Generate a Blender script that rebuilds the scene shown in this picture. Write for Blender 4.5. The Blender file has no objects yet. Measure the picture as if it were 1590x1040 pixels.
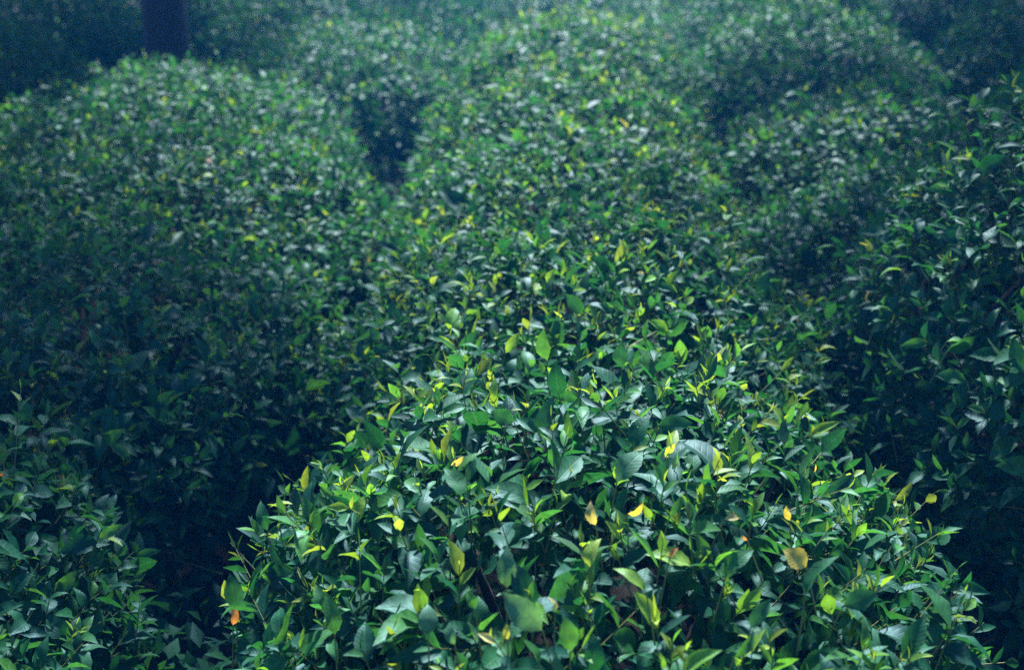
import bpy, math, random
import numpy as np
from mathutils import Matrix, Vector

R = math.radians
scene = bpy.context.scene
col = scene.collection
rng = np.random.default_rng(7)
random.seed(7)

# ------------------------------------------------------------------ camera
CAM = np.array([0.0, 0.0, 2.40]); PITCH = 20.0; FPX = 2208.0   # FPX: focal length in pixels of the 1590 px wide frame
cam_d = bpy.data.cameras.new('camera'); cam = bpy.data.objects.new('camera', cam_d); col.objects.link(cam)
cam.location = CAM; cam.rotation_euler = (R(90 - PITCH), 0, 0)
cam_d.sensor_width = 36; cam_d.lens = 50; cam_d.clip_start = 0.05; cam_d.clip_end = 600
cam_d.dof.use_dof = True; cam_d.dof.focus_distance = 3.3; cam_d.dof.aperture_fstop = 2.5
scene.camera = cam

# ------------------------------------------------------------------ sky, sun, exposure
SUN_EL, SUN_AZ = 50.0, 4.0        # azimuth from +Y (view direction), negative = to the left
w = bpy.data.worlds.new('World'); scene.world = w; w.use_nodes = True
nt = w.node_tree; bg = nt.nodes['Background']
sky = nt.nodes.new('ShaderNodeTexSky'); sky.sky_type = 'NISHITA'; sky.sun_disc = False
sky.sun_elevation = R(SUN_EL); sky.sun_rotation = R(SUN_AZ); sky.air_density = 1.2; sky.dust_density = 0.2; sky.ozone_density = 7.0
nt.links.new(sky.outputs[0], bg.inputs[0]); bg.inputs[1].default_value = 0.065
sd = bpy.data.lights.new('sun', 'SUN'); sun = bpy.data.objects.new('sun', sd); col.objects.link(sun)
sd.energy = 5.0; sd.angle = R(5.0); sd.color = (1.0, 0.97, 0.92)
sdir = Vector((math.sin(R(SUN_AZ)) * math.cos(R(SUN_EL)), math.cos(R(SUN_AZ)) * math.cos(R(SUN_EL)), math.sin(R(SUN_EL))))
sun.rotation_euler = sdir.to_track_quat('Z', 'Y').to_euler()
vs = scene.view_settings; vs.view_transform = 'Standard'; vs.look = 'None'; vs.exposure = 1.80; vs.gamma = 1.0; vs.use_curve_mapping = False
scene.cycles.use_denoising = False; scene.cycles.sample_clamp_indirect = 3.0; scene.cycles.sample_clamp_direct = 8.0
scene.cycles.max_bounces = 8; scene.cycles.diffuse_bounces = 3; scene.cycles.transmission_bounces = 4
scene.cycles.volume_bounces = 0

# ------------------------------------------------------------------ materials
def new_mat(name):
    m = bpy.data.materials.new(name); m.use_nodes = True
    n = m.node_tree; n.nodes.clear()
    return m, n, n.nodes.new('ShaderNodeOutputMaterial')

def N(n, t, **kw):
    x = n.nodes.new(t)
    for k, v in kw.items(): setattr(x, k, v)
    return x

def math_node(n, op, a, b=None, clamp=False):
    x = N(n, 'ShaderNodeMath', operation=op, use_clamp=clamp)
    for i, v in enumerate((a, b)):
        if v is None: continue
        if isinstance(v, (int, float)): x.inputs[i].default_value = v
        else: n.links.new(v, x.inputs[i])
    return x.outputs[0]

def leaf_material():
    m, n, out = new_mat('tea_leaf'); L = n.links
    at = N(n, 'ShaderNodeAttribute', attribute_name='leaf_colour')
    uv = N(n, 'ShaderNodeUVMap', uv_map='UVMap'); sp = N(n, 'ShaderNodeSeparateXYZ'); L.new(uv.outputs[0], sp.inputs[0])
    du = math_node(n, 'ABSOLUTE', math_node(n, 'SUBTRACT', sp.outputs[0], 0.5))
    # side veins sweep towards the tip, midrib down the middle
    ph = math_node(n, 'MULTIPLY', math_node(n, 'SUBTRACT', sp.outputs[1], math_node(n, 'MULTIPLY', du, 0.55)), 52.0)
    vein = math_node(n, 'POWER', math_node(n, 'ADD', math_node(n, 'MULTIPLY', math_node(n, 'SINE', ph), 0.5), 0.5), 5.0)
    rib = math_node(n, 'SUBTRACT', 1.0, math_node(n, 'MULTIPLY', du, 22.0), clamp=True)
    lines = math_node(n, 'MAXIMUM', math_node(n, 'MULTIPLY', vein, 0.45), rib)
    tc = N(n, 'ShaderNodeTexCoord')
    no = N(n, 'ShaderNodeTexNoise'); no.inputs['Scale'].default_value = 55; no.inputs['Detail'].default_value = 4
    geo = N(n, 'ShaderNodeNewGeometry')
    L.new(geo.outputs['Position'], no.inputs['Vector'])
    mot = N(n, 'ShaderNodeMapRange'); L.new(no.outputs[0], mot.inputs[0])
    mot.inputs[1].default_value = 0.3; mot.inputs[2].default_value = 0.7; mot.inputs[3].default_value = 0.72; mot.inputs[4].default_value = 1.28
    c1 = N(n, 'ShaderNodeMix', data_type='RGBA', blend_type='MULTIPLY'); c1.inputs[0].default_value = 1.0
    L.new(at.outputs[0], c1.inputs[6]); L.new(mot.outputs[0], c1.inputs[7])
    c2 = N(n, 'ShaderNodeMix', data_type='RGBA', blend_type='MIX')
    L.new(math_node(n, 'MULTIPLY', lines, 0.35), c2.inputs[0]); L.new(c1.outputs[2], c2.inputs[6])
    lift = N(n, 'ShaderNodeMix', data_type='RGBA', blend_type='ADD'); lift.inputs[0].default_value = 1.0
    L.new(c1.outputs[2], lift.inputs[6]); lift.inputs[7].default_value = (0.05, 0.07, 0.03, 1); L.new(lift.outputs[2], c2.inputs[7])
    n2 = N(n, 'ShaderNodeTexNoise'); n2.inputs['Scale'].default_value = 70; n2.inputs['Detail'].default_value = 3; L.new(geo.outputs['Position'], n2.inputs['Vector'])
    edge = math_node(n, 'MULTIPLY', du, 0.32)
    spot = N(n, 'ShaderNodeMapRange'); L.new(math_node(n, 'ADD', n2.outputs[0], edge), spot.inputs[0]); spot.inputs[1].default_value = 0.66; spot.inputs[2].default_value = 0.80
    sepc = N(n, 'ShaderNodeSeparateColor'); L.new(at.outputs[0], sepc.inputs[0])
    agef = math_node(n, 'ADD', math_node(n, 'MULTIPLY', sepc.outputs[0], 0.9, clamp=True), 0.12)
    age = N(n, 'ShaderNodeMix', data_type='RGBA', blend_type='MIX'); L.new(math_node(n, 'MULTIPLY', spot.outputs[0], agef, clamp=True), age.inputs[0])
    L.new(c2.outputs[2], age.inputs[6]); age.inputs[7].default_value = (0.12, 0.10, 0.03, 1); c2 = age
    # the underside of a leaf is paler and duller
    under = N(n, 'ShaderNodeMix', data_type='RGBA', blend_type='MIX')
    L.new(math_node(n, 'MULTIPLY', geo.outputs['Backfacing'], 0.35), under.inputs[0]); L.new(c2.outputs[2], under.inputs[6])
    under.inputs[7].default_value = (0.10, 0.17, 0.10, 1)
    p = N(n, 'ShaderNodeBsdfPrincipled'); L.new(under.outputs[2], p.inputs['Base Color'])
    ro = N(n, 'ShaderNodeMapRange'); L.new(no.outputs[0], ro.inputs[0]); ro.inputs[3].default_value = 0.40; ro.inputs[4].default_value = 0.62
    L.new(math_node(n, 'ADD', ro.outputs[0], math_node(n, 'MULTIPLY', geo.outputs['Backfacing'], 0.25)), p.inputs['Roughness'])
    p.inputs['IOR'].default_value = 1.41; p.inputs['Specular Tint'].default_value = (0.28, 0.74, 1.0, 1)
    bu = N(n, 'ShaderNodeBump'); bu.inputs['Strength'].default_value = 0.22; bu.inputs['Distance'].default_value = 0.002
    L.new(math_node(n, 'ADD', math_node(n, 'MULTIPLY', lines, -1.0), math_node(n, 'MULTIPLY', no.outputs[0], 0.8)), bu.inputs['Height'])
    L.new(bu.outputs[0], p.inputs['Normal'])
    tr = N(n, 'ShaderNodeBsdfTranslucent')
    tcm = N(n, 'ShaderNodeMix', data_type='RGBA', blend_type='MULTIPLY'); tcm.inputs[0].default_value = 1.0
    L.new(c2.outputs[2], tcm.inputs[6]); tcm.inputs[7].default_value = (2.2, 2.0, 0.7, 1); L.new(tcm.outputs[2], tr.inputs[0])
    mx = N(n, 'ShaderNodeMixShader'); mx.inputs[0].default_value = 0.38
    L.new(p.outputs[0], mx.inputs[1]); L.new(tr.outputs[0], mx.inputs[2]); L.new(mx.outputs[0], out.inputs[0])
    return m

def rough_material(name, ca, cb, scale, bump, stretch=(1, 1, 1), rough=0.9):
    m, n, out = new_mat(name); L = n.links
    tc = N(n, 'ShaderNodeTexCoord'); mp = N(n, 'ShaderNodeMapping'); mp.inputs['Scale'].default_value = stretch
    L.new(tc.outputs['Object'], mp.inputs[0])
    no = N(n, 'ShaderNodeTexNoise'); no.inputs['Scale'].default_value = scale; no.inputs['Detail'].default_value = 8
    L.new(mp.outputs[0], no.inputs['Vector'])
    cr = N(n, 'ShaderNodeValToRGB'); cr.color_ramp.elements[0].position = 0.3; cr.color_ramp.elements[1].position = 0.7
    cr.color_ramp.elements[0].color = (*ca, 1); cr.color_ramp.elements[1].color = (*cb, 1); L.new(no.outputs[0], cr.inputs[0])
    p = N(n, 'ShaderNodeBsdfPrincipled'); p.inputs['Roughness'].default_value = rough; L.new(cr.outputs[0], p.inputs['Base Color'])
    bu = N(n, 'ShaderNodeBump'); bu.inputs['Strength'].default_value = 0.8; bu.inputs['Distance'].default_value = bump
    L.new(no.outputs[0], bu.inputs['Height']); L.new(bu.outputs[0], p.inputs['Normal']); L.new(p.outputs[0], out.inputs[0])
    return m

M_LEAF = leaf_material()
M_TWIG = rough_material('green_twig', (0.10, 0.13, 0.03), (0.16, 0.17, 0.06), 60, 0.001, rough=0.6)
M_WOOD = rough_material('grey_brown_wood', (0.016, 0.015, 0.012), (0.040, 0.037, 0.031), 30, 0.004, (1, 1, 0.25))
M_BARK = rough_material('dark_bark', (0.006, 0.007, 0.007), (0.022, 0.023, 0.021), 16, 0.02, (1, 1, 0.2))
M_SOIL = rough_material('brown_soil', (0.009, 0.010, 0.008), (0.018, 0.018, 0.014), 5, 0.03)

# ------------------------------------------------------------------ helpers
def tag(o, label=None, category=None, group=None, kind=None):
    for k, v in (('label', label), ('category', category), ('group', group), ('kind', kind)):
        if v: o[k] = v
    return o

def link_mesh(name, me, parent=None):
    o = bpy.data.objects.new(name, me); col.objects.link(o)
    if parent: o.parent = parent
    return o

def np_mesh(name, V, F, mat, uv=None, colour=None, smooth=True):
    """V (n,3), F list of (m,k) index arrays (k constant in each)"""
    me = bpy.data.meshes.new(name)
    nl = sum(f.size for f in F); npoly = sum(len(f) for f in F)
    me.vertices.add(len(V)); me.vertices.foreach_set('co', np.asarray(V, np.float32).ravel())
    me.loops.add(nl); li = np.concatenate([f.ravel() for f in F]).astype(np.int32); me.loops.foreach_set('vertex_index', li)
    sizes = np.concatenate([np.full(len(f), f.shape[1], np.int32) for f in F])
    me.polygons.add(npoly); me.polygons.foreach_set('loop_start', np.concatenate([[0], np.cumsum(sizes)[:-1]]).astype(np.int32))
    me.polygons.foreach_set('use_smooth', np.full(npoly, smooth))
    if uv is not None:
        ul = me.uv_layers.new(name='UVMap'); ul.data.foreach_set('uv', np.asarray(uv, np.float32)[li].ravel())
    if colour is not None:
        ca = me.color_attributes.new('leaf_colour', 'FLOAT_COLOR', 'POINT')
        c4 = np.ones((len(V), 4), np.float32); c4[:, :3] = colour; ca.data.foreach_set('color', c4.ravel())
    me.materials.append(mat); me.update(calc_edges=True)
    return me

def unit(a): return a / np.maximum(np.linalg.norm(a, axis=-1, keepdims=True), 1e-9)

LOD = {  # positions along the leaf of the cross rows, half widths there
    2: ([0.07, 0.16, 0.22, 0.31, 0.37, 0.47, 0.53, 0.63, 0.69, 0.79, 0.86], [0.22, 0.60, 0.68, 0.93, 0.90, 1.02, 0.93, 0.88, 0.72, 0.58, 0.34]),
    1: ([0.22, 0.50, 0.80], [0.70, 1.0, 0.50]),
    0: ([0.42], [1.0]),
}
def leaf_arrays(O, Y, Z, Ln, Wd, fold, curl, wave, ph, lod):
    """vertices, faces and uv of many leaves: O base, Y along, Z face normal, Ln length, Wd half width"""
    n = len(O); X = unit(np.cross(Y, Z)); Z = np.cross(X, Y)
    s, hw = LOD[lod]; k = len(s)
    rows = [(0.0, 0.0, 0)]
    for si, wi in zip(s, hw): rows += [(si, wi, -1), (si, wi, 0), (si, wi, 1)]
    rows.append((1.0, 0.0, 0)); rows = np.array(rows)
    S, Wn, side = rows[:, 0][None], rows[:, 1][None], rows[:, 2][None]
    c = curl[:, None]; c = np.where(np.abs(c) < 0.05, 0.05, c)
    ly = Ln[:, None] * np.sin(c * S) / c
    lz = -Ln[:, None] * (1 - np.cos(c * S)) / c
    lx = Wd[:, None] * Wn * side * np.cos(fold[:, None])
    lz = lz + Wd[:, None] * Wn * np.abs(side) * np.sin(fold[:, None]) + (wave * Wd)[:, None] * side * side * Wn * np.sin(S * 11 + ph[:, None] + side)
    V = O[:, None] + lx[..., None] * X[:, None] + ly[..., None] * Y[:, None] + lz[..., None] * Z[:, None]
    m = len(rows); base = (np.arange(n) * m)[:, None]
    T, Q = [[0, 2, 1], [0, 3, 2]], []
    for i in range(k - 1):
        a = 1 + 3 * i; b = a + 3
        Q += [[a, a + 1, b + 1, b], [a + 1, a + 2, b + 2, b + 1]]
    a = 1 + 3 * (k - 1); T += [[a, a + 1, m - 1], [a + 1, a + 2, m - 1]]
    F = [(base[:, None] + np.array(T)[None]).reshape(-1, 3)]
    if Q: F.append((base[:, None] + np.array(Q)[None]).reshape(-1, 4))
    uv = np.stack([0.5 + 0.5 * side * Wn, S], -1)
    return V.reshape(-1, 3), F, np.tile(uv.reshape(-1, 2), (n, 1)), m

def tubes(P0, P1, r0, r1, sides=3):
    """many straight tapered sticks as one vertex/face set"""
    n = len(P0); D = unit(P1 - P0); ref = np.where(np.abs(D[:, 2:3]) > 0.9, [[1.0, 0, 0]], [[0, 0, 1.0]])
    A = unit(np.cross(D, ref)); B = np.cross(D, A)
    t = np.arange(sides) * 2 * math.pi / sides
    ring = np.cos(t)[None, :, None] * A[:, None] + np.sin(t)[None, :, None] * B[:, None]
    V = np.concatenate([P0[:, None] + ring * r0[:, None, None], P1[:, None] + ring * r1[:, None, None]], 1)
    base = (np.arange(n) * 2 * sides)[:, None, None]
    q = np.array([[i, (i + 1) % sides, sides + (i + 1) % sides, sides + i] for i in range(sides)])[None]
    return V.reshape(-1, 3), (base + q).reshape(-1, 4)

def wavy_tube(pts, rad, sides=8):
    pts = np.asarray(pts, float); V, F = [], []
    for i, (p, r) in enumerate(zip(pts, rad)):
        d = unit(pts[min(i + 1, len(pts) - 1)] - pts[max(i - 1, 0)]); a = unit(np.cross(d, [0.3, 1, 0.1])); b = np.cross(d, a)
        for j in range(sides):
            t = 2 * math.pi * j / sides; rr = r * (1 + 0.10 * math.sin(3 * t + i) + 0.06 * math.sin(7 * t + 2 * i))
            V.append(p + rr * (math.cos(t) * a + math.sin(t) * b))
        if i:
            for j in range(sides):
                k = (j + 1) % sides; F.append([(i - 1) * sides + j, (i - 1) * sides + k, i * sides + k, i * sides + j])
    cap = np.array([[len(V) - sides + j for j in range(sides)]])
    return np.array(V), [np.array(F), cap]

def ground_z(x, y):
    return 0.03 * np.sin(x * 1.7 + 0.4) * np.cos(y * 1.3) + 0.015 * np.sin(x * 5.1 + y * 3.7)

# ------------------------------------------------------------------ ground
def build_ground():
    g = np.concatenate([np.linspace(-90, -8, 12)[:-1], np.linspace(-8, 8, 81), np.linspace(8, 90, 12)[1:]])
    gy = g + 8
    X, Y = np.meshgrid(g, gy); Z = ground_z(X, Y); n = len(g)
    V = np.stack([X, Y, Z], -1).reshape(-1, 3)
    i = np.arange(n * n).reshape(n, n)
    F = np.stack([i[:-1, :-1], i[:-1, 1:], i[1:, 1:], i[1:, :-1]], -1).reshape(-1, 4)
    tag(link_mesh('ground', np_mesh('ground', V, [F], M_SOIL)), kind='structure')
build_ground()

# ------------------------------------------------------------------ bushes: (x, y, radius x, radius y, top, row, label)
B = [
 (0.20, 3.00, 0.88, 1.35, 1.09, 'tea bush filling the bottom middle, with large leaves and one curled yellow leaf'),
 (0.23, 4.60, 0.88, 1.20, 1.10, 'second tea bush of the middle row, just behind the one filling the bottom middle'),
 (0.27, 6.05, 0.86, 1.15, 1.10, 'third tea bush of the middle row, yellow shoots on its crown'),
 (0.31, 7.35, 0.84, 1.15, 1.14, 'fourth tea bush of the middle row, between its shoot-topped neighbour and the hazy cone'),
 (0.36, 8.80, 0.88, 1.10, 1.26, 'hazy cone-shaped tea bush closing the middle row near the top of the picture'),
 (0.60, 11.60, 0.95, 1.05, 0.92, 'hazy tea bush directly behind the cone-shaped bush of the middle row'),
 ( 0.60, 14.00, 0.95, 1.10, 1.00, 'faint tea bush at the very top of the picture, last of the middle row'),
 (-1.74, 2.90, 0.76, 1.08, 1.02, 'dark low tea bush in the bottom left corner with pale shoots on its crown'),
 (-1.62, 5.00, 1.02, 1.25, 0.94, 'shaded tea bush behind the dark gap above the bottom left corner bush'),
 (-1.64, 6.45, 1.06, 1.30, 1.02, 'tea bush on the left between the shaded one and the domed one by the trunk'),
 (-1.98, 8.00, 1.08, 1.15, 1.09, 'broad domed tea bush on the left, directly in front of the dark tree trunk'),
 (-3.45, 6.60, 1.05, 1.60, 1.00, 'tea bush cut by the left edge, beside the broad domed bush'),
 (-3.40,  4.70, 0.90, 1.00, 0.95, 'dim tea bush at the left edge, level with the shaded bush'),
 (-1.12, 10.30, 1.00, 1.20, 1.02, 'blue hazy tea bush right of the dark tree trunk'),
 (-1.50, 12.90, 1.20, 1.35, 1.10, 'pale blue tea bush behind the hazy one right of the trunk'),
 (-3.85,  9.50, 1.20, 1.10, 1.12, 'dim tea bush in the upper left corner, left of the tree trunk'),
 (-3.95, 11.90, 1.25, 1.20, 1.15, 'farthest dim tea bush in the upper left corner'),
 (-5.90, 10.80, 1.10, 1.20, 1.10, 'tea bush just beyond the upper left corner'),
 (2.28, 4.35, 1.18, 1.60, 1.80, 'tall dark tea bush at the right edge with long arching leaves'),
 (2.20, 2.30, 0.80, 1.05, 0.74, 'low shaded tea bush in the dark bottom right corner'),
 (1.74, 5.80, 0.78, 1.10, 0.98, 'tea bush right of the middle row with pale upright leaves over a dark hollow'),
 (1.84, 7.35, 0.84, 1.10, 1.04, 'rounded tea bush on the right just below the sunlit crest'),
 (1.98, 9.60, 0.98, 1.15, 1.24, 'tea bush with a sunlit crest on the right of the hazy cone-shaped bush'),
 ( 2.20, 12.10, 1.10, 1.10, 1.10, 'hazy tea bush behind the sunlit crest on the right'),
 (3.55, 7.40, 1.05, 1.45, 1.46, 'dark tea bush in the upper right corner with a pale bent spray'),
 ( 4.10, 10.30, 1.12, 1.15, 1.25, 'farther dark tea bush in the upper right corner'),
 ( 4.20, 12.80, 1.20, 1.15, 1.20, 'farthest tea bush towards the upper right corner'),
 ( 0.60, 16.20, 1.10, 1.20, 1.05, 'distant tea bush beyond the end of the middle row'),
 (-1.60, 15.80, 1.20, 1.20, 1.10, 'distant tea bush beyond the pale blue one on the left'),
 ( 2.50, 14.50, 1.20, 1.20, 1.15, 'distant tea bush beyond the hazy one on the right'),
 (-3.85, 14.30, 1.25, 1.25, 1.15, 'distant tea bush beyond the trunk at the top left edge of the picture'),
 (-3.80, 16.80, 1.25, 1.25, 1.15, 'outermost distant tea bush far beyond the tree trunk'),
 ( 2.60, 16.90, 1.25, 1.25, 1.15, 'outermost distant tea bush far beyond the sunlit crest'),
 ( 4.70, 15.20, 1.25, 1.25, 1.20, 'outermost distant tea bush beyond the upper right corner'),
 (-0.50, 18.40, 1.30, 1.20, 1.15, 'outermost distant tea bush behind the middle row'),
 (-6.00, 13.40, 1.25, 1.25, 1.15, 'outermost distant tea bush beyond the upper left corner'),
]
NB = len(B)
BX = np.array([b[:5] for b in B])
Z0 = 0.42

def field(P, skip=None):
    """smallest normalised radius of the points in any bush but `skip`"""
    best = np.full(len(P), 9.0)
    for j, (x, y, rx, ry, top) in enumerate(BX):
        if j == skip: continue
        u = np.abs(P[:, 0] - x) / rx; v = np.abs(P[:, 1] - y) / ry; hz = P[:, 2] - Z0
        ww = np.where(hz > 0, hz / (top - Z0), -hz / 0.36)
        best = np.minimum(best, ((u ** 2 + v ** 2) ** 1.05 + np.abs(ww) ** 2.1) ** (1 / 2.1))
    return best

def lumps(P):
    x, y, z = P.T
    return (0.050 * np.sin(x * 6.1 + 1.3 * np.sin(y * 4.3)) * np.sin(y * 5.3 + 1.1 * np.sin(x * 3.9) + z * 4)
            + 0.028 * np.sin(x * 14.3 + y * 9.1) * np.sin(y * 13.1 - x * 6.7 + z * 9))

PAL = {   # real leaf colours
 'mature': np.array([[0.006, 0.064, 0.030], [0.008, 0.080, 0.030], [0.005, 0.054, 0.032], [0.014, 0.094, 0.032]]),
 'mid':    np.array([[0.022, 0.115, 0.032], [0.034, 0.140, 0.032], [0.018, 0.100, 0.040]]),
 'young':  np.array([[0.10, 0.26, 0.035], [0.16, 0.31, 0.035], [0.06, 0.21, 0.04], [0.22, 0.33, 0.05]]),
 'yellow': np.array([[0.46, 0.38, 0.08], [0.44, 0.38, 0.14], [0.36, 0.38, 0.08]]),
 'pale':   np.array([[0.060, 0.165, 0.095], [0.050, 0.150, 0.080]]),
 'brown':  np.array([[0.32, 0.13, 0.05], [0.42, 0.18, 0.06]]),
}

def grow(bi):
    """shoots on one bush's surface; each carries a spiral of leaves"""
    x, y, rx, ry, top = BX[bi]; dist = math.hypot(x - CAM[0], y)
    area = math.pi * (rx + ry) ** 2 / 4 * 1.9
    dens = 300 if dist < 4 else (330 if dist < 7 else (380 if dist < 12 else 260))
    size = 1.0
    n = int(area * dens)
    d = rng.normal(size=(int(n * 1.9), 3)); d[:, 2] = np.abs(d[:, 2]) - 0.45; d = unit(d)
    p = 2.1
    nr = ((np.abs(d[:, 0]) ** 2 + np.abs(d[:, 1]) ** 2) ** (p / 2) + np.abs(d[:, 2]) ** p) ** (1 / p)
    q = d / nr[:, None]
    P = np.stack([x + q[:, 0] * rx, y + q[:, 1] * ry, Z0 + np.where(q[:, 2] > 0, q[:, 2] * (top - Z0), q[:, 2] * 0.36)], -1)
    nrm = unit(np.stack([np.sign(q[:, 0]) * np.abs(q[:, 0]) ** (p - 1) / rx, np.sign(q[:, 1]) * np.abs(q[:, 1]) ** (p - 1) / ry,
                         np.sign(q[:, 2]) * np.abs(q[:, 2]) ** (p - 1) / np.where(q[:, 2] > 0, top - Z0, 0.36)], -1))
    P = P + nrm * (lumps(P) + rng.normal(size=len(P)) * 0.024)[:, None]
    keep = field(P, bi) > 0.93
    away = ((CAM - P) * nrm).sum(1) < -0.15                       # far side of the bush: thinner
    keep &= ~(away & (rng.random(len(P)) < 0.45))
    keep &= P[:, 2] > 0.08
    P, nrm = P[keep][:n], nrm[keep][:n]; n = len(P)
    pd = np.hypot(P[:, 0], P[:, 1]); psize = np.interp(pd, [2.0, 3.4, 5.0, 8.0], [1.06, 0.96, 0.84, 0.74])
    # sunk second layer fills the inside
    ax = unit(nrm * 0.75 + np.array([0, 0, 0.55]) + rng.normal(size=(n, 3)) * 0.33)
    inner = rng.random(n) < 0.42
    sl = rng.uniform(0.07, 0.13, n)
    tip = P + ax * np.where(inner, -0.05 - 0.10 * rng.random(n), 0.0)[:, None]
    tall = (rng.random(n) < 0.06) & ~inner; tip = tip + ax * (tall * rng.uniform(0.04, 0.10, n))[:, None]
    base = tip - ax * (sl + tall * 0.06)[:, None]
    flank = np.clip(1 - nrm[:, 2], 0, 1)
    # young shoots cluster on the crown of the bush
    cl = 0.5 + 0.5 * np.sin(P[:, 0] * 3.7 + bi) * np.sin(P[:, 1] * 3.1 + 2 * bi)
    flush = (rng.random(n) < (0.34 + 0.50 * cl) * (1.25 if abs(x - 0.35) < 0.5 else 0.55) * np.clip(nrm[:, 2] * 1.3 - 0.15, 0.06, 1)) & ~inner
    O, Y, Z, Ln, Wd, fold, curl, C, depth = [], [], [], [], [], [], [], [], []
    ref = np.where(np.abs(ax[:, :1]) > 0.8, [[0, 1.0, 0]], [[1.0, 0, 0]])
    A = unit(np.cross(ax, ref)); Bv = np.cross(ax, A)
    ph0 = rng.uniform(0, 6.28, n)
    for k in range(6):
        f = k / 5.0                                                 # 0 oldest, lowest leaf .. 1 bud
        act = np.ones(n, bool)
        if k == 5: act = flush
        if k == 4: act = flush | (rng.random(n) < 0.75)
        if k == 0: act = rng.random(n) < 0.85
        idx = np.nonzero(act)[0]; m = len(idx)
        ang = ph0[idx] + k * 2.4 + rng.normal(size=m) * 0.25
        rad = np.cos(ang)[:, None] * A[idx] + np.sin(ang)[:, None] * Bv[idx]
        open_ = np.clip(1.25 - 0.95 * f + rng.normal(size=m) * 0.25, 0.12, 1.5)  # angle from the shoot axis
        dy = unit(np.cos(open_)[:, None] * ax[idx] + np.sin(open_)[:, None] * rad)
        dz = unit(np.sin(open_)[:, None] * ax[idx] - np.cos(open_)[:, None] * rad + rng.normal(size=(m, 3)) * 0.30)
        pos = base[idx] + (tip[idx] - base[idx]) * (0.10 + 0.90 * f) 
        yl = flush[idx] & (k >= 3)
        ln = np.where(yl, [0.072, 0.07, 0.065, 0.052, 0.042, 0.030][k], [0.082, 0.080, 0.074, 0.066, 0.052, 0.03][k]) * psize[idx] * np.exp(rng.normal(size=m) * 0.25)
        big = rng.random(m) < 0.10; ln = ln * np.where(big, 1.30, 1.0)
        wd = ln * np.where(k == 5, 0.10, 0.212) * np.exp(rng.normal(size=m) * 0.12)
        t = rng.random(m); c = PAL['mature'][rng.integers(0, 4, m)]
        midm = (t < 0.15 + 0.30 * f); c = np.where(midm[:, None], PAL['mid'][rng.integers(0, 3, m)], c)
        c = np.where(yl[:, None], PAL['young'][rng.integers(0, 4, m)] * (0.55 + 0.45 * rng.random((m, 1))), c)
        yy = (rng.random(m) < 0.001); c = np.where(yy[:, None], PAL['yellow'][rng.integers(0, 3, m)], c)
        bb = (rng.random(m) < 0.0004); c = np.where(bb[:, None], PAL['brown'][rng.integers(0, 2, m)], c)
        c = c * np.exp(rng.normal(size=(m, 1)) * 0.18)
        O.append(pos); Y.append(dy); Z.append(dz); Ln.append(ln); Wd.append(wd)
        fold.append(np.where(k == 5, 0.9, 0.30 + 0.22 * rng.random(m))); curl.append(rng.normal(size=m) * 0.30 + 0.35 + 0.35 * (1 - f)); C.append(c)
    cat = np.concatenate
    d = dict(O=cat(O), Y=cat(Y), Z=cat(Z), L=cat(Ln), W=cat(Wd), fold=cat(fold), curl=cat(curl), C=cat(C))
    d['wave'] = rng.uniform(0, 0.10, len(d['O'])); d['ph'] = rng.uniform(0, 6.28, len(d['O']))
    # older dark leaves fill the inside of the bush
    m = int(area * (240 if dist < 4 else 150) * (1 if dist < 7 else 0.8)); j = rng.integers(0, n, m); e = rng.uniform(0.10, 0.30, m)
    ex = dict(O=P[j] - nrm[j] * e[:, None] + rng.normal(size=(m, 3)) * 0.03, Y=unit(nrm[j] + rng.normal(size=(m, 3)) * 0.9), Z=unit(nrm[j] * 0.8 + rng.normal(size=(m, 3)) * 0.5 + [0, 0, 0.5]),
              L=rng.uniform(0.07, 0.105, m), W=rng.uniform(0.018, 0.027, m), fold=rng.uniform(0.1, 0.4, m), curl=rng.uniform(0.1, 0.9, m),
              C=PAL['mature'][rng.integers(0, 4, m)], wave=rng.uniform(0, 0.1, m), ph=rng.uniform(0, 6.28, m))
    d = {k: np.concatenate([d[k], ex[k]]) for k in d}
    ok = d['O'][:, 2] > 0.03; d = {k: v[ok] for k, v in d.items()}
    d['b'] = np.full(len(d['O']), bi)
    return d, (base - ax * 0.05, tip, np.where(flush, 1, 0))

CR, SR = math.cos(R(PITCH)), math.sin(R(PITCH))
def project(P):
    q = P - CAM; dep = q[:, 1] * CR - q[:, 2] * SR; up = q[:, 1] * SR + q[:, 2] * CR
    return 795 + FPX * q[:, 0] / dep, 520 - FPX * up / dep, dep

LEAVES, TWIGS = [], []
for i in range(NB):
    a, b = grow(i); LEAVES.append(a); TWIGS.append(b)
ALL = {k: np.concatenate([a[k] for a in LEAVES]) for k in LEAVES[0]}
mid = ALL['O'] + ALL['Y'] * (ALL['L'] * 0.5)[:, None]
U, V_, D = project(mid)
inview = (U > -60) & (U < 1650) & (V_ > -60) & (V_ < 1100) & (D > 0.3)
cu = np.clip((U / 14).astype(int), -5, 120) + 5; cv = np.clip((V_ / 14).astype(int), -5, 80) + 5
cell = cu * 200 + cv
zmin = np.full(40000, 99.0); np.minimum.at(zmin, cell[inview], D[inview])
view = unit(CAM - mid); facing = np.abs((view * unit(ALL['Z'])).sum(1))
score = np.where(inview & (D < zmin[cell] + 0.035), ALL['L'] / D * FPX * (0.4 + 0.6 * facing), 0.0)

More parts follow.
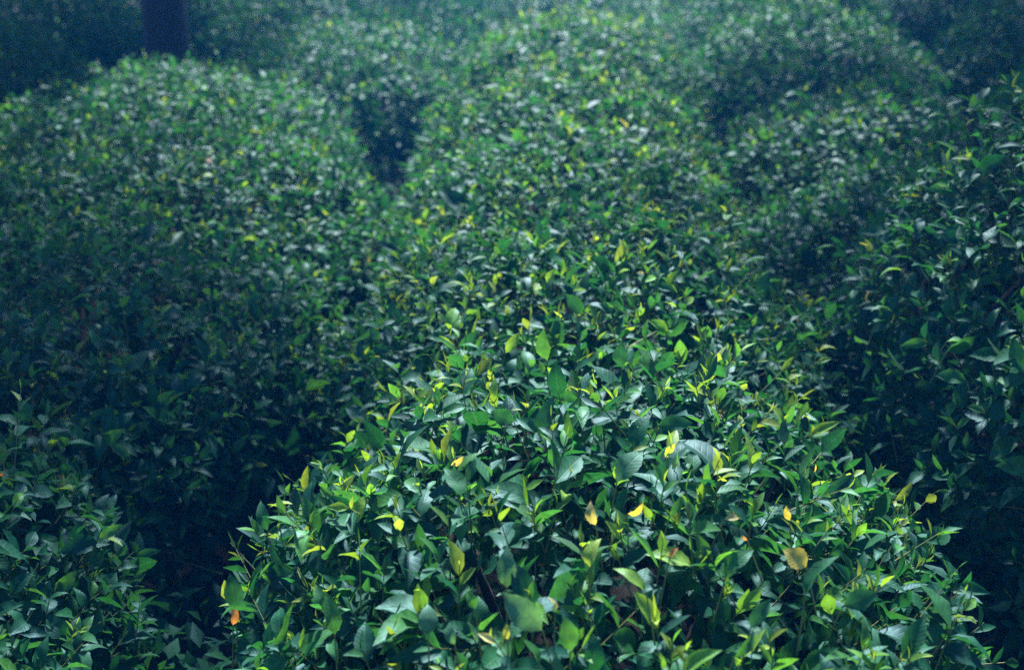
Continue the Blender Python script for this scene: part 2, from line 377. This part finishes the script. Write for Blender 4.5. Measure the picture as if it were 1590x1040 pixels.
# ------------------------------------------------------------------ single leaves share template meshes
def template(cols, key, seed):
    r = np.random.default_rng(seed); z = np.zeros((1, 3))
    V, F, uv, m = leaf_arrays(z, np.array([[0, 1.0, 0]]), np.array([[0, 0, 1.0]]), np.ones(1), np.full(1, 0.24 * math.exp(r.normal() * 0.08)),
        np.array([0.25 + 0.4 * r.random()]), np.array([0.3 + 1.1 * r.random()]), np.array([0.08 + 0.1 * r.random()]), np.array([r.random() * 6]), 2)
    return np_mesh('leaf_' + key, V, F, M_LEAF, uv, cols)
TPL = {}
for key, pal in PAL.items():
    TPL[key] = [(c, template(c, key, 11 * i + 100 * j + len(key))) for i, c in enumerate(pal) for j in range(5)]
TPL_ALL = [t for v in TPL.values() for t in v]; TPL_C = np.array([t[0] for t in TPL_ALL])

def leaf_matrix(O, Y, Z, L):
    X = unit(np.cross(Y, Z)); Z = np.cross(X, Y)
    m = Matrix(((X[0] * L, Y[0] * L, Z[0] * L, O[0]), (X[1] * L, Y[1] * L, Z[1] * L, O[1]), (X[2] * L, Y[2] * L, Z[2] * L, O[2]), (0, 0, 0, 1)))
    return m

GROUP = 'tea bushes planted in rows'
roots = []
for bi in range(NB):
    x, y, rx, ry, top, label = B[bi]
    root = bpy.data.objects.new('tea_bush', None); col.objects.link(root); root.location = (x, y, 0); root.empty_display_size = 0.2
    tag(root, label, 'tea bush', GROUP); roots.append(root)
    base = np.array([x, y, 0.0]); dist = math.hypot(x, y)
    sel = np.nonzero(ALL['b'] == bi)[0]
    sc_ = score[sel]; order = np.argsort(-sc_)
    single = order[:300]; single = single[sc_[single] >= 9.0]
    gsel = sel[single]
    for k in gsel:
        dc = np.abs(np.log(TPL_C + 0.01) - np.log(ALL['C'][k] + 0.01)).sum(1)
        cand = np.argsort(dc)[:5]; me = TPL_ALL[int(cand[int(rng.integers(0, 5))])][1]
        o = link_mesh('leaf', me, root)
        o.matrix_basis = leaf_matrix(ALL['O'][k] - base, ALL['Y'][k], ALL['Z'][k], ALL['L'][k])
    rest = np.setdiff1d(sel, gsel)
    lod = 1 if dist < 6 else 0
    V, F, uv, m = leaf_arrays(ALL['O'][rest] - base, ALL['Y'][rest], ALL['Z'][rest], ALL['L'][rest], ALL['W'][rest],
                              ALL['fold'][rest], ALL['curl'][rest], ALL['wave'][rest], ALL['ph'][rest], lod)
    fo = link_mesh('foliage', np_mesh('foliage', V, F, M_LEAF, uv, np.repeat(ALL['C'][rest], m, 0)), root)
    fo['kind'] = 'stuff'
    # green twigs that carry the shoots
    b0, t0, fl = TWIGS[bi]
    if dist > 8: b0, t0 = b0[::3], t0[::3]
    V, F = tubes(b0 - base, t0 - base, np.full(len(b0), 0.0022), np.full(len(b0), 0.0011))
    tw = link_mesh('twigs', np_mesh('twigs', V, [F], M_TWIG), root); tw['kind'] = 'stuff'
    # woody frame: short stool and branches spreading under the leaves
    gz = float(ground_z(np.array(x), np.array(y)))
    V, F = wavy_tube([(0, 0, gz - 0.05), (0.01, 0.0, gz + 0.08), (0.0, 0.02, gz + 0.18)], [0.075, 0.06, 0.055]); link_mesh('stump', np_mesh('stump', V, F, M_WOOD), root)
    for k in range(9):
        a = 2.4 * k + rng.random(); rr = 0.35 + 0.45 * rng.random()
        e = np.array([math.cos(a) * rx * rr, math.sin(a) * ry * rr, top - 0.16 - 0.25 * rr])
        pts = [np.array([0, 0, gz + 0.14]), np.array([e[0] * 0.45, e[1] * 0.45, gz + 0.32]) + rng.normal(size=3) * 0.02, np.array([e[0] * 0.8, e[1] * 0.8, e[2] * 0.75]) + rng.normal(size=3) * 0.02, e]
        V, F = wavy_tube(pts, [0.026, 0.02, 0.013, 0.006], 6); link_mesh('branch', np_mesh('branch', V, F, M_WOOD), root)

# ------------------------------------------------------------------ leaves that stand out in the photograph
def surface_hit(u, v):
    dc = np.array([(u - 795) / FPX, 1.0, (520 - v) / FPX])
    d = unit(np.array([dc[0], dc[1] * CR + dc[2] * SR, -dc[1] * SR + dc[2] * CR]))
    t = np.arange(1.0, 16, 0.01); P = CAM + t[:, None] * d
    f = field(P); k = int(np.argmax(f < 1.03)); return (P[k] if f[k] < 1.03 else None), d
def bush_at(P):
    vals = []
    for j, (x, y, rx, ry, top) in enumerate(BX): vals.append(((P[0] - x) / rx) ** 2 + ((P[1] - y) / ry) ** 2)
    return int(np.argmin(vals))
right = np.array([1.0, 0, 0]); upv = np.array([0, SR, CR])
HERO = [  # base u, v, screen angle of the leaf (deg, 90 = up), length px, palette, index, width factor, label
 (1252, 880, 135, 48, 'yellow', 0, 1.7, 'curled yellow leaf'), (925, 815, 118, 44, 'yellow', 1, 1.3, 'pale yellow leaf'),
 (975, 797, 5, 38, 'yellow', 0, 1.2, 'yellow leaf lying flat'), (916, 880, 92, 56, 'young', 3, 1.2, 'yellow-green leaf'),
 (1040, 865, 60, 22, 'brown', 1, 1.3, 'small orange leaf'), (362, 970, 80, 34, 'brown', 1, 1.0, 'orange withered leaf'),
 (1003, 918, 122, 72, 'young', 1, 0.8, 'bright yellow-green leaf'), (842, 978, 138, 92, 'pale', 0, 1.2, 'broad pale green leaf'),
 (787, 912, 91, 72, 'pale', 1, 1.0, 'upright pale green leaf'), (665, 985, 92, 56, 'pale', 1, 1.25, None), (706, 1000, 120, 42, 'pale', 0, 1.2, None),
 (958, 748, 62, 78, 'pale', 1, 1.1, None), (738, 945, 110, 34, 'young', 2, 1.5, None), (862, 950, 86, 30, 'yellow', 1, 1.2, None),
 (788, 992, 100, 26, 'yellow', 2, 1.1, None), (838, 1030, 105, 50, 'mid', 1, 1.0, None), (885, 1010, 95, 60, 'young', 2, 1.2, None),
 (1020, 745, 60, 40, 'mid', 2, 1.1, None), (1040, 800, 50, 44, 'mid', 1, 0.9, None), (1108, 770, 130, 34, 'mid', 1, 0.8, None),
 (1226, 808, 110, 26, 'yellow', 0, 1.2, None), (1125, 806, 20, 30, 'yellow', 1, 1.0, None), (1160, 838, 160, 12, 'brown', 1, 1.5, None),
 (1130, 885, 50, 60, 'mid', 0, 1.2, None), (1250, 925, 75, 90, 'mid', 2, 0.9, None), (1140, 1020, 38, 60, 'mid', 1, 0.8, None),
 (1310, 940, 22, 60, 'mid', 2, 1.2, None), (1165, 975, 58, 60, 'mid', 2, 0.9, None), (325, 935, 95, 58, 'mid', 0, 1.1, None),
 (365, 945, 95, 60, 'mid', 2, 1.1, None), (392, 848, 105, 40, 'young', 2, 1.2, None), (520, 985, 95, 70, 'mid', 1, 1.0, None),
 (310, 962, -25, 80, 'mid', 1, 0.7, None), (700, 722, 20, 28, 'yellow', 1, 1.0, 'small white-yellow leaf'), (850, 560, 105, 56, 'young', 2, 1.2, 'bright green leaf'),
 (785, 548, 55, 44, 'young', 1, 1.0, None), (965, 570, 95, 44, 'mid', 2, 1.3, None), (1268, 555, 108, 46, 'young', 3, 0.9, 'yellow-green leaf'),
 (1272, 545, 40, 32, 'young', 3, 0.9, None), (798, 655, 155, 44, 'mid', 2, 1.3, None), (1020, 662, 10, 62, 'mid', 2, 1.0, None),
 (870, 610, -20, 40, 'mid', 0, 1.0, None), (45, 655, 105, 44, 'mid', 1, 1.2, 'pale upright leaf'), (128, 690, 115, 50, 'mid', 1, 1.2, None),
 (172, 690, -30, 46, 'mid', 1, 0.9, None), (80, 690, 50, 40, 'mid', 0, 1.0, None), (225, 755, 52, 44, 'mid', 2, 0.7, None),
 (160, 690, 40, 42, 'young', 2, 1.0, None), (990, 300, 115, 36, 'mid', 1, 1.0, None), (975, 285, 60, 20, 'yellow', 2, 1.4, None),
 (1335, 265, 95, 30, 'mid', 1, 1.3, None), (1310, 340, 100, 36, 'mid', 1, 1.1, None), (870, 430, 75, 34, 'young', 1, 1.1, None),
 (705, 75, 130, 24, 'young', 0, 0.7, None), (545, 530, 20, 60, 'mid', 2, 0.9, None), (1470, 545, 20, 56, 'mid', 0, 0.9, None), (1500, 590, 165, 52, 'mid', 0, 1.0, None),
 (1400, 420, 160, 44, 'young', 0, 0.8, None), (1380, 385, 20, 48, 'mid', 1, 0.8, None), (1580, 520, 200, 34, 'mid', 1, 0.6, None),
 (1470, 530, 5, 40, 'young', 2, 0.9, None), (1510, 790, 5, 50, 'mid', 2, 1.0, None), (1420, 745, 10, 80, 'mid', 2, 0.6, None),
]
bases = []
for (u, v, ang, ln, pk, ci, wf, lab) in HERO:
    P, d = surface_hit(u, v)
    if P is None: continue
    dep = np.linalg.norm(P - CAM); L = ln * 0.92 / FPX * dep
    P = P - d * 0.015
    Y = unit(math.cos(R(ang)) * right + math.sin(R(ang)) * upv - d * 0.25)
    Z = unit(-d + np.array([0, 0, 0.35]) + rng.normal(size=3) * 0.55)
    bi = bush_at(P); opts = [t for t in TPL[pk] if np.allclose(t[0], PAL[pk][ci])]
    me = opts[int(rng.integers(0, len(opts)))][1]
    o = link_mesh('leaf', me, roots[bi]); m = leaf_matrix(P - np.array([BX[bi, 0], BX[bi, 1], 0]), Y, Z, L)
    o.matrix_basis = m @ Matrix.Diagonal((wf, 1, 1, 1))
    if lab: o['label'] = lab
    bases.append((bi, P, Y, L))
for bi in set(b[0] for b in bases):
    g = [b for b in bases if b[0] == bi]; off = np.array([BX[bi, 0], BX[bi, 1], 0])
    P1 = np.array([b[1] for b in g]) - off; P0 = P1 - np.array([b[2] for b in g]) * 0.04 - np.array([0, 0, 0.08])
    V, F = tubes(P0, P1 + 0.0, np.full(len(g), 0.002), np.full(len(g), 0.0012), 4)
    link_mesh('petioles', np_mesh('petioles', V, [F], M_TWIG), roots[bi])['kind'] = 'stuff'

# ------------------------------------------------------------------ fallen leaves between the rows
n = 9000; lx = rng.uniform(-5, 5, n); ly = rng.uniform(1.0, 14, n)
O = np.stack([lx, ly, ground_z(lx, ly) + 0.012], -1)
V, F, uv, m = leaf_arrays(O, unit(np.stack([rng.normal(size=n), rng.normal(size=n), rng.normal(size=n) * 0.12], -1)), unit(rng.normal(size=(n, 3)) * 0.3 + [0, 0, 1]),
    rng.uniform(0.04, 0.08, n), rng.uniform(0.01, 0.018, n), rng.uniform(0, 0.5, n), rng.normal(size=n) * 0.8, np.full(n, 0.1), rng.random(n) * 6, 0)
lc = np.array([[0.016, 0.014, 0.009], [0.012, 0.011, 0.008], [0.028, 0.023, 0.015], [0.006, 0.024, 0.012]])[rng.integers(0, 4, n)]
tag(link_mesh('leaf_litter', np_mesh('leaf_litter', V, F, M_LEAF, uv, np.repeat(lc, m, 0))), 'withered brown tea leaves lying on the soil between the rows', 'leaf litter', kind='stuff')

# ------------------------------------------------------------------ low weeds and suckers filling the furrows
n = 110000; lx = rng.uniform(-5.5, 5.5, n); ly = rng.uniform(1.2, 17, n)
hgt = (0.22 + 0.14 * np.sin(lx * 3.1 + ly * 1.7) * np.sin(ly * 2.3)) * rng.random(n) ** 0.7
O = np.stack([lx, ly, ground_z(lx, ly) + 0.01 + hgt], -1); kp = field(O) > 0.55; O = O[kp]; n = len(O)
V, F, uv, m = leaf_arrays(O, unit(rng.normal(size=(n, 3)) + [0, 0, 0.5]), unit(rng.normal(size=(n, 3)) * 0.5 + [0, 0, 1]),
    rng.uniform(0.06, 0.10, n), rng.uniform(0.016, 0.026, n), rng.uniform(0, 0.5, n), rng.uniform(0.1, 1.0, n), np.full(n, 0.1), rng.random(n) * 6, 0)
tag(link_mesh('undergrowth', np_mesh('undergrowth', V, F, M_LEAF, uv, np.repeat(PAL['mature'][rng.integers(0, 4, n)], m, 0))), 'dark low undergrowth in the furrows between the tea rows', 'undergrowth', kind='stuff')

# ------------------------------------------------------------------ shade tree behind the domed bush, then unseen trees added to cast shade
def shade_tree(x, y, H, r, label, lean=(0, 0), crown_off=(0, 0), crown_r=2.2, nleaf=3500, side_stem=True, crown_lo=0.62):
    root = bpy.data.objects.new('shade_tree', None); col.objects.link(root); root.location = (x, y, 0)
    tag(root, label, 'tree')
    zs = np.linspace(-0.1, H, 14)
    pts = [(lean[0] * (max(z, 0) / H) ** 1.5 + 0.02 * math.sin(z * 1.9), lean[1] * (max(z, 0) / H) ** 1.5 + 0.02 * math.cos(z * 1.3), z) for z in zs]
    V, F = wavy_tube(pts, [r * (1.5 if z < 0.1 else 1.0) * (1 - 0.65 * max(z, 0) / H) for z in zs], 14)
    link_mesh('trunk', np_mesh('trunk', V, F, M_BARK), root)
    if side_stem:
        V, F = wavy_tube([(0.27, -0.05, -0.05), (0.30, -0.06, 1.2), (0.29, -0.03, 2.6), (0.22, 0.0, 4.2), (0.1, 0.0, 5.6)], [0.03, 0.024, 0.02, 0.015, 0.01], 7)
        link_mesh('side_stem', np_mesh('side_stem', V, F, M_BARK), root)
    O, Y = [], []
    for k in range(16):
        z0 = H * (crown_lo + (0.97 - crown_lo) * k / 15); a = 2.4 * k
        s = np.array(pts[min(13, int(z0 / H * 13))]); L = crown_r * (1.0 - 0.30 * k / 15) * rng.uniform(0.8, 1.15)
        dirv = unit(np.array([math.cos(a), math.sin(a), 0.35 + 0.3 * k / 15]))
        e = s + dirv * L + np.array([*crown_off, 0]); m = (s + e) / 2 + np.array([0, 0, 0.15 * L])
        V, F = wavy_tube([s, m, e], [0.05, 0.03, 0.01], 6); link_mesh('limb', np_mesh('limb', V, F, M_BARK), root)
        q = nleaf // 16; t = rng.uniform(0.3, 1.05, q)[:, None]
        c = (1 - t) ** 2 * s + 2 * t * (1 - t) * m + t ** 2 * e
        cl = c[rng.integers(0, q, q)]; O.append(cl + rng.normal(size=(q, 3)) * 0.22 * crown_r / 2); Y.append(unit(dirv + rng.normal(size=(q, 3)) * 0.8))
    O = np.concatenate(O); Y = np.concatenate(Y); n = len(O)
    V, F, uv, m = leaf_arrays(O, Y, unit(rng.normal(size=(n, 3)) + [0, 0, 1.2]), rng.uniform(0.14, 0.24, n), rng.uniform(0.03, 0.05, n), np.full(n, 0.2),
                              rng.uniform(0, 0.8, n), np.full(n, 0.05), rng.random(n) * 6, 0)
    c = PAL['mature'][rng.integers(0, 4, n)]
    link_mesh('crown', np_mesh('crown', V, F, M_LEAF, uv, np.repeat(c, m, 0)), root)['kind'] = 'stuff'
shade_tree(-2.36, 9.75, 9.5, 0.16, 'dark straight tree trunk standing behind the broad domed tea bush', lean=(-0.1, 0.3), side_stem=False)

shade_tree(4.7, 10.0, 9.2, 0.12, 'unseen tree added past the right edge, its crown shading the dark bushes on the right', crown_r=3.2, nleaf=22000, side_stem=False, crown_lo=0.48, crown_off=(-0.9, 0))  # out of frame, added only to darken the right side
shade_tree(-4.4, 8.1, 8.8, 0.11, 'unseen tree added past the left edge, its crown shading the bottom left corner', crown_r=3.0, nleaf=22000, side_stem=False, crown_lo=0.48, crown_off=(0.75, 0))  # invented tree outside the view, its shadow darkens the lower left
shade_tree(5.6, 12.8, 8.6, 0.10, 'unseen tree added beyond the upper right corner to shade the far bushes there', crown_r=2.9, nleaf=14000, side_stem=False, crown_lo=0.48, crown_off=(-1.2, 0))  # added off-frame to throw shade on the far right bushes

shade_tree(-3.4, 15.9, 8.6, 0.10, 'hidden tree added behind the distant bushes at upper left, crown shading them', crown_r=2.7, nleaf=15000, side_stem=False, crown_lo=0.46)  # never visible, put in so its crown darkens the upper left
shade_tree(5.0, 16.1, 8.6, 0.10, 'hidden tree added behind the distant bushes at upper right, crown shading them', crown_r=2.5, nleaf=13000, side_stem=False, crown_lo=0.46)  # same for the upper right: added out of sight for its shadow

# ------------------------------------------------------------------ haze
def haze(density):
    m, n, out = new_mat('blue_haze'); pv = n.nodes.new('ShaderNodeVolumePrincipled')
    pv.inputs['Color'].default_value = (0.02, 0.28, 1.0, 1); pv.inputs['Density'].default_value = density; pv.inputs['Anisotropy'].default_value = 0.35
    n.links.new(pv.outputs[0], out.inputs['Volume'])
    a = np.array([[x, y, z] for x in (-95, 95) for y in (-90, 105) for z in (-1.2, 12.5)], float)
    F = np.array([[0, 1, 3, 2], [4, 6, 7, 5], [0, 4, 5, 1], [2, 3, 7, 6], [0, 2, 6, 4], [1, 5, 7, 3]])
    o = link_mesh('haze', np_mesh('haze', a, [F], m, smooth=False)); o['kind'] = 'stuff'
haze(0.0044)
tris = sum(len(me.polygons) * me.users for me in bpy.data.meshes); print('faces', tris, 'objects', len(bpy.data.objects))
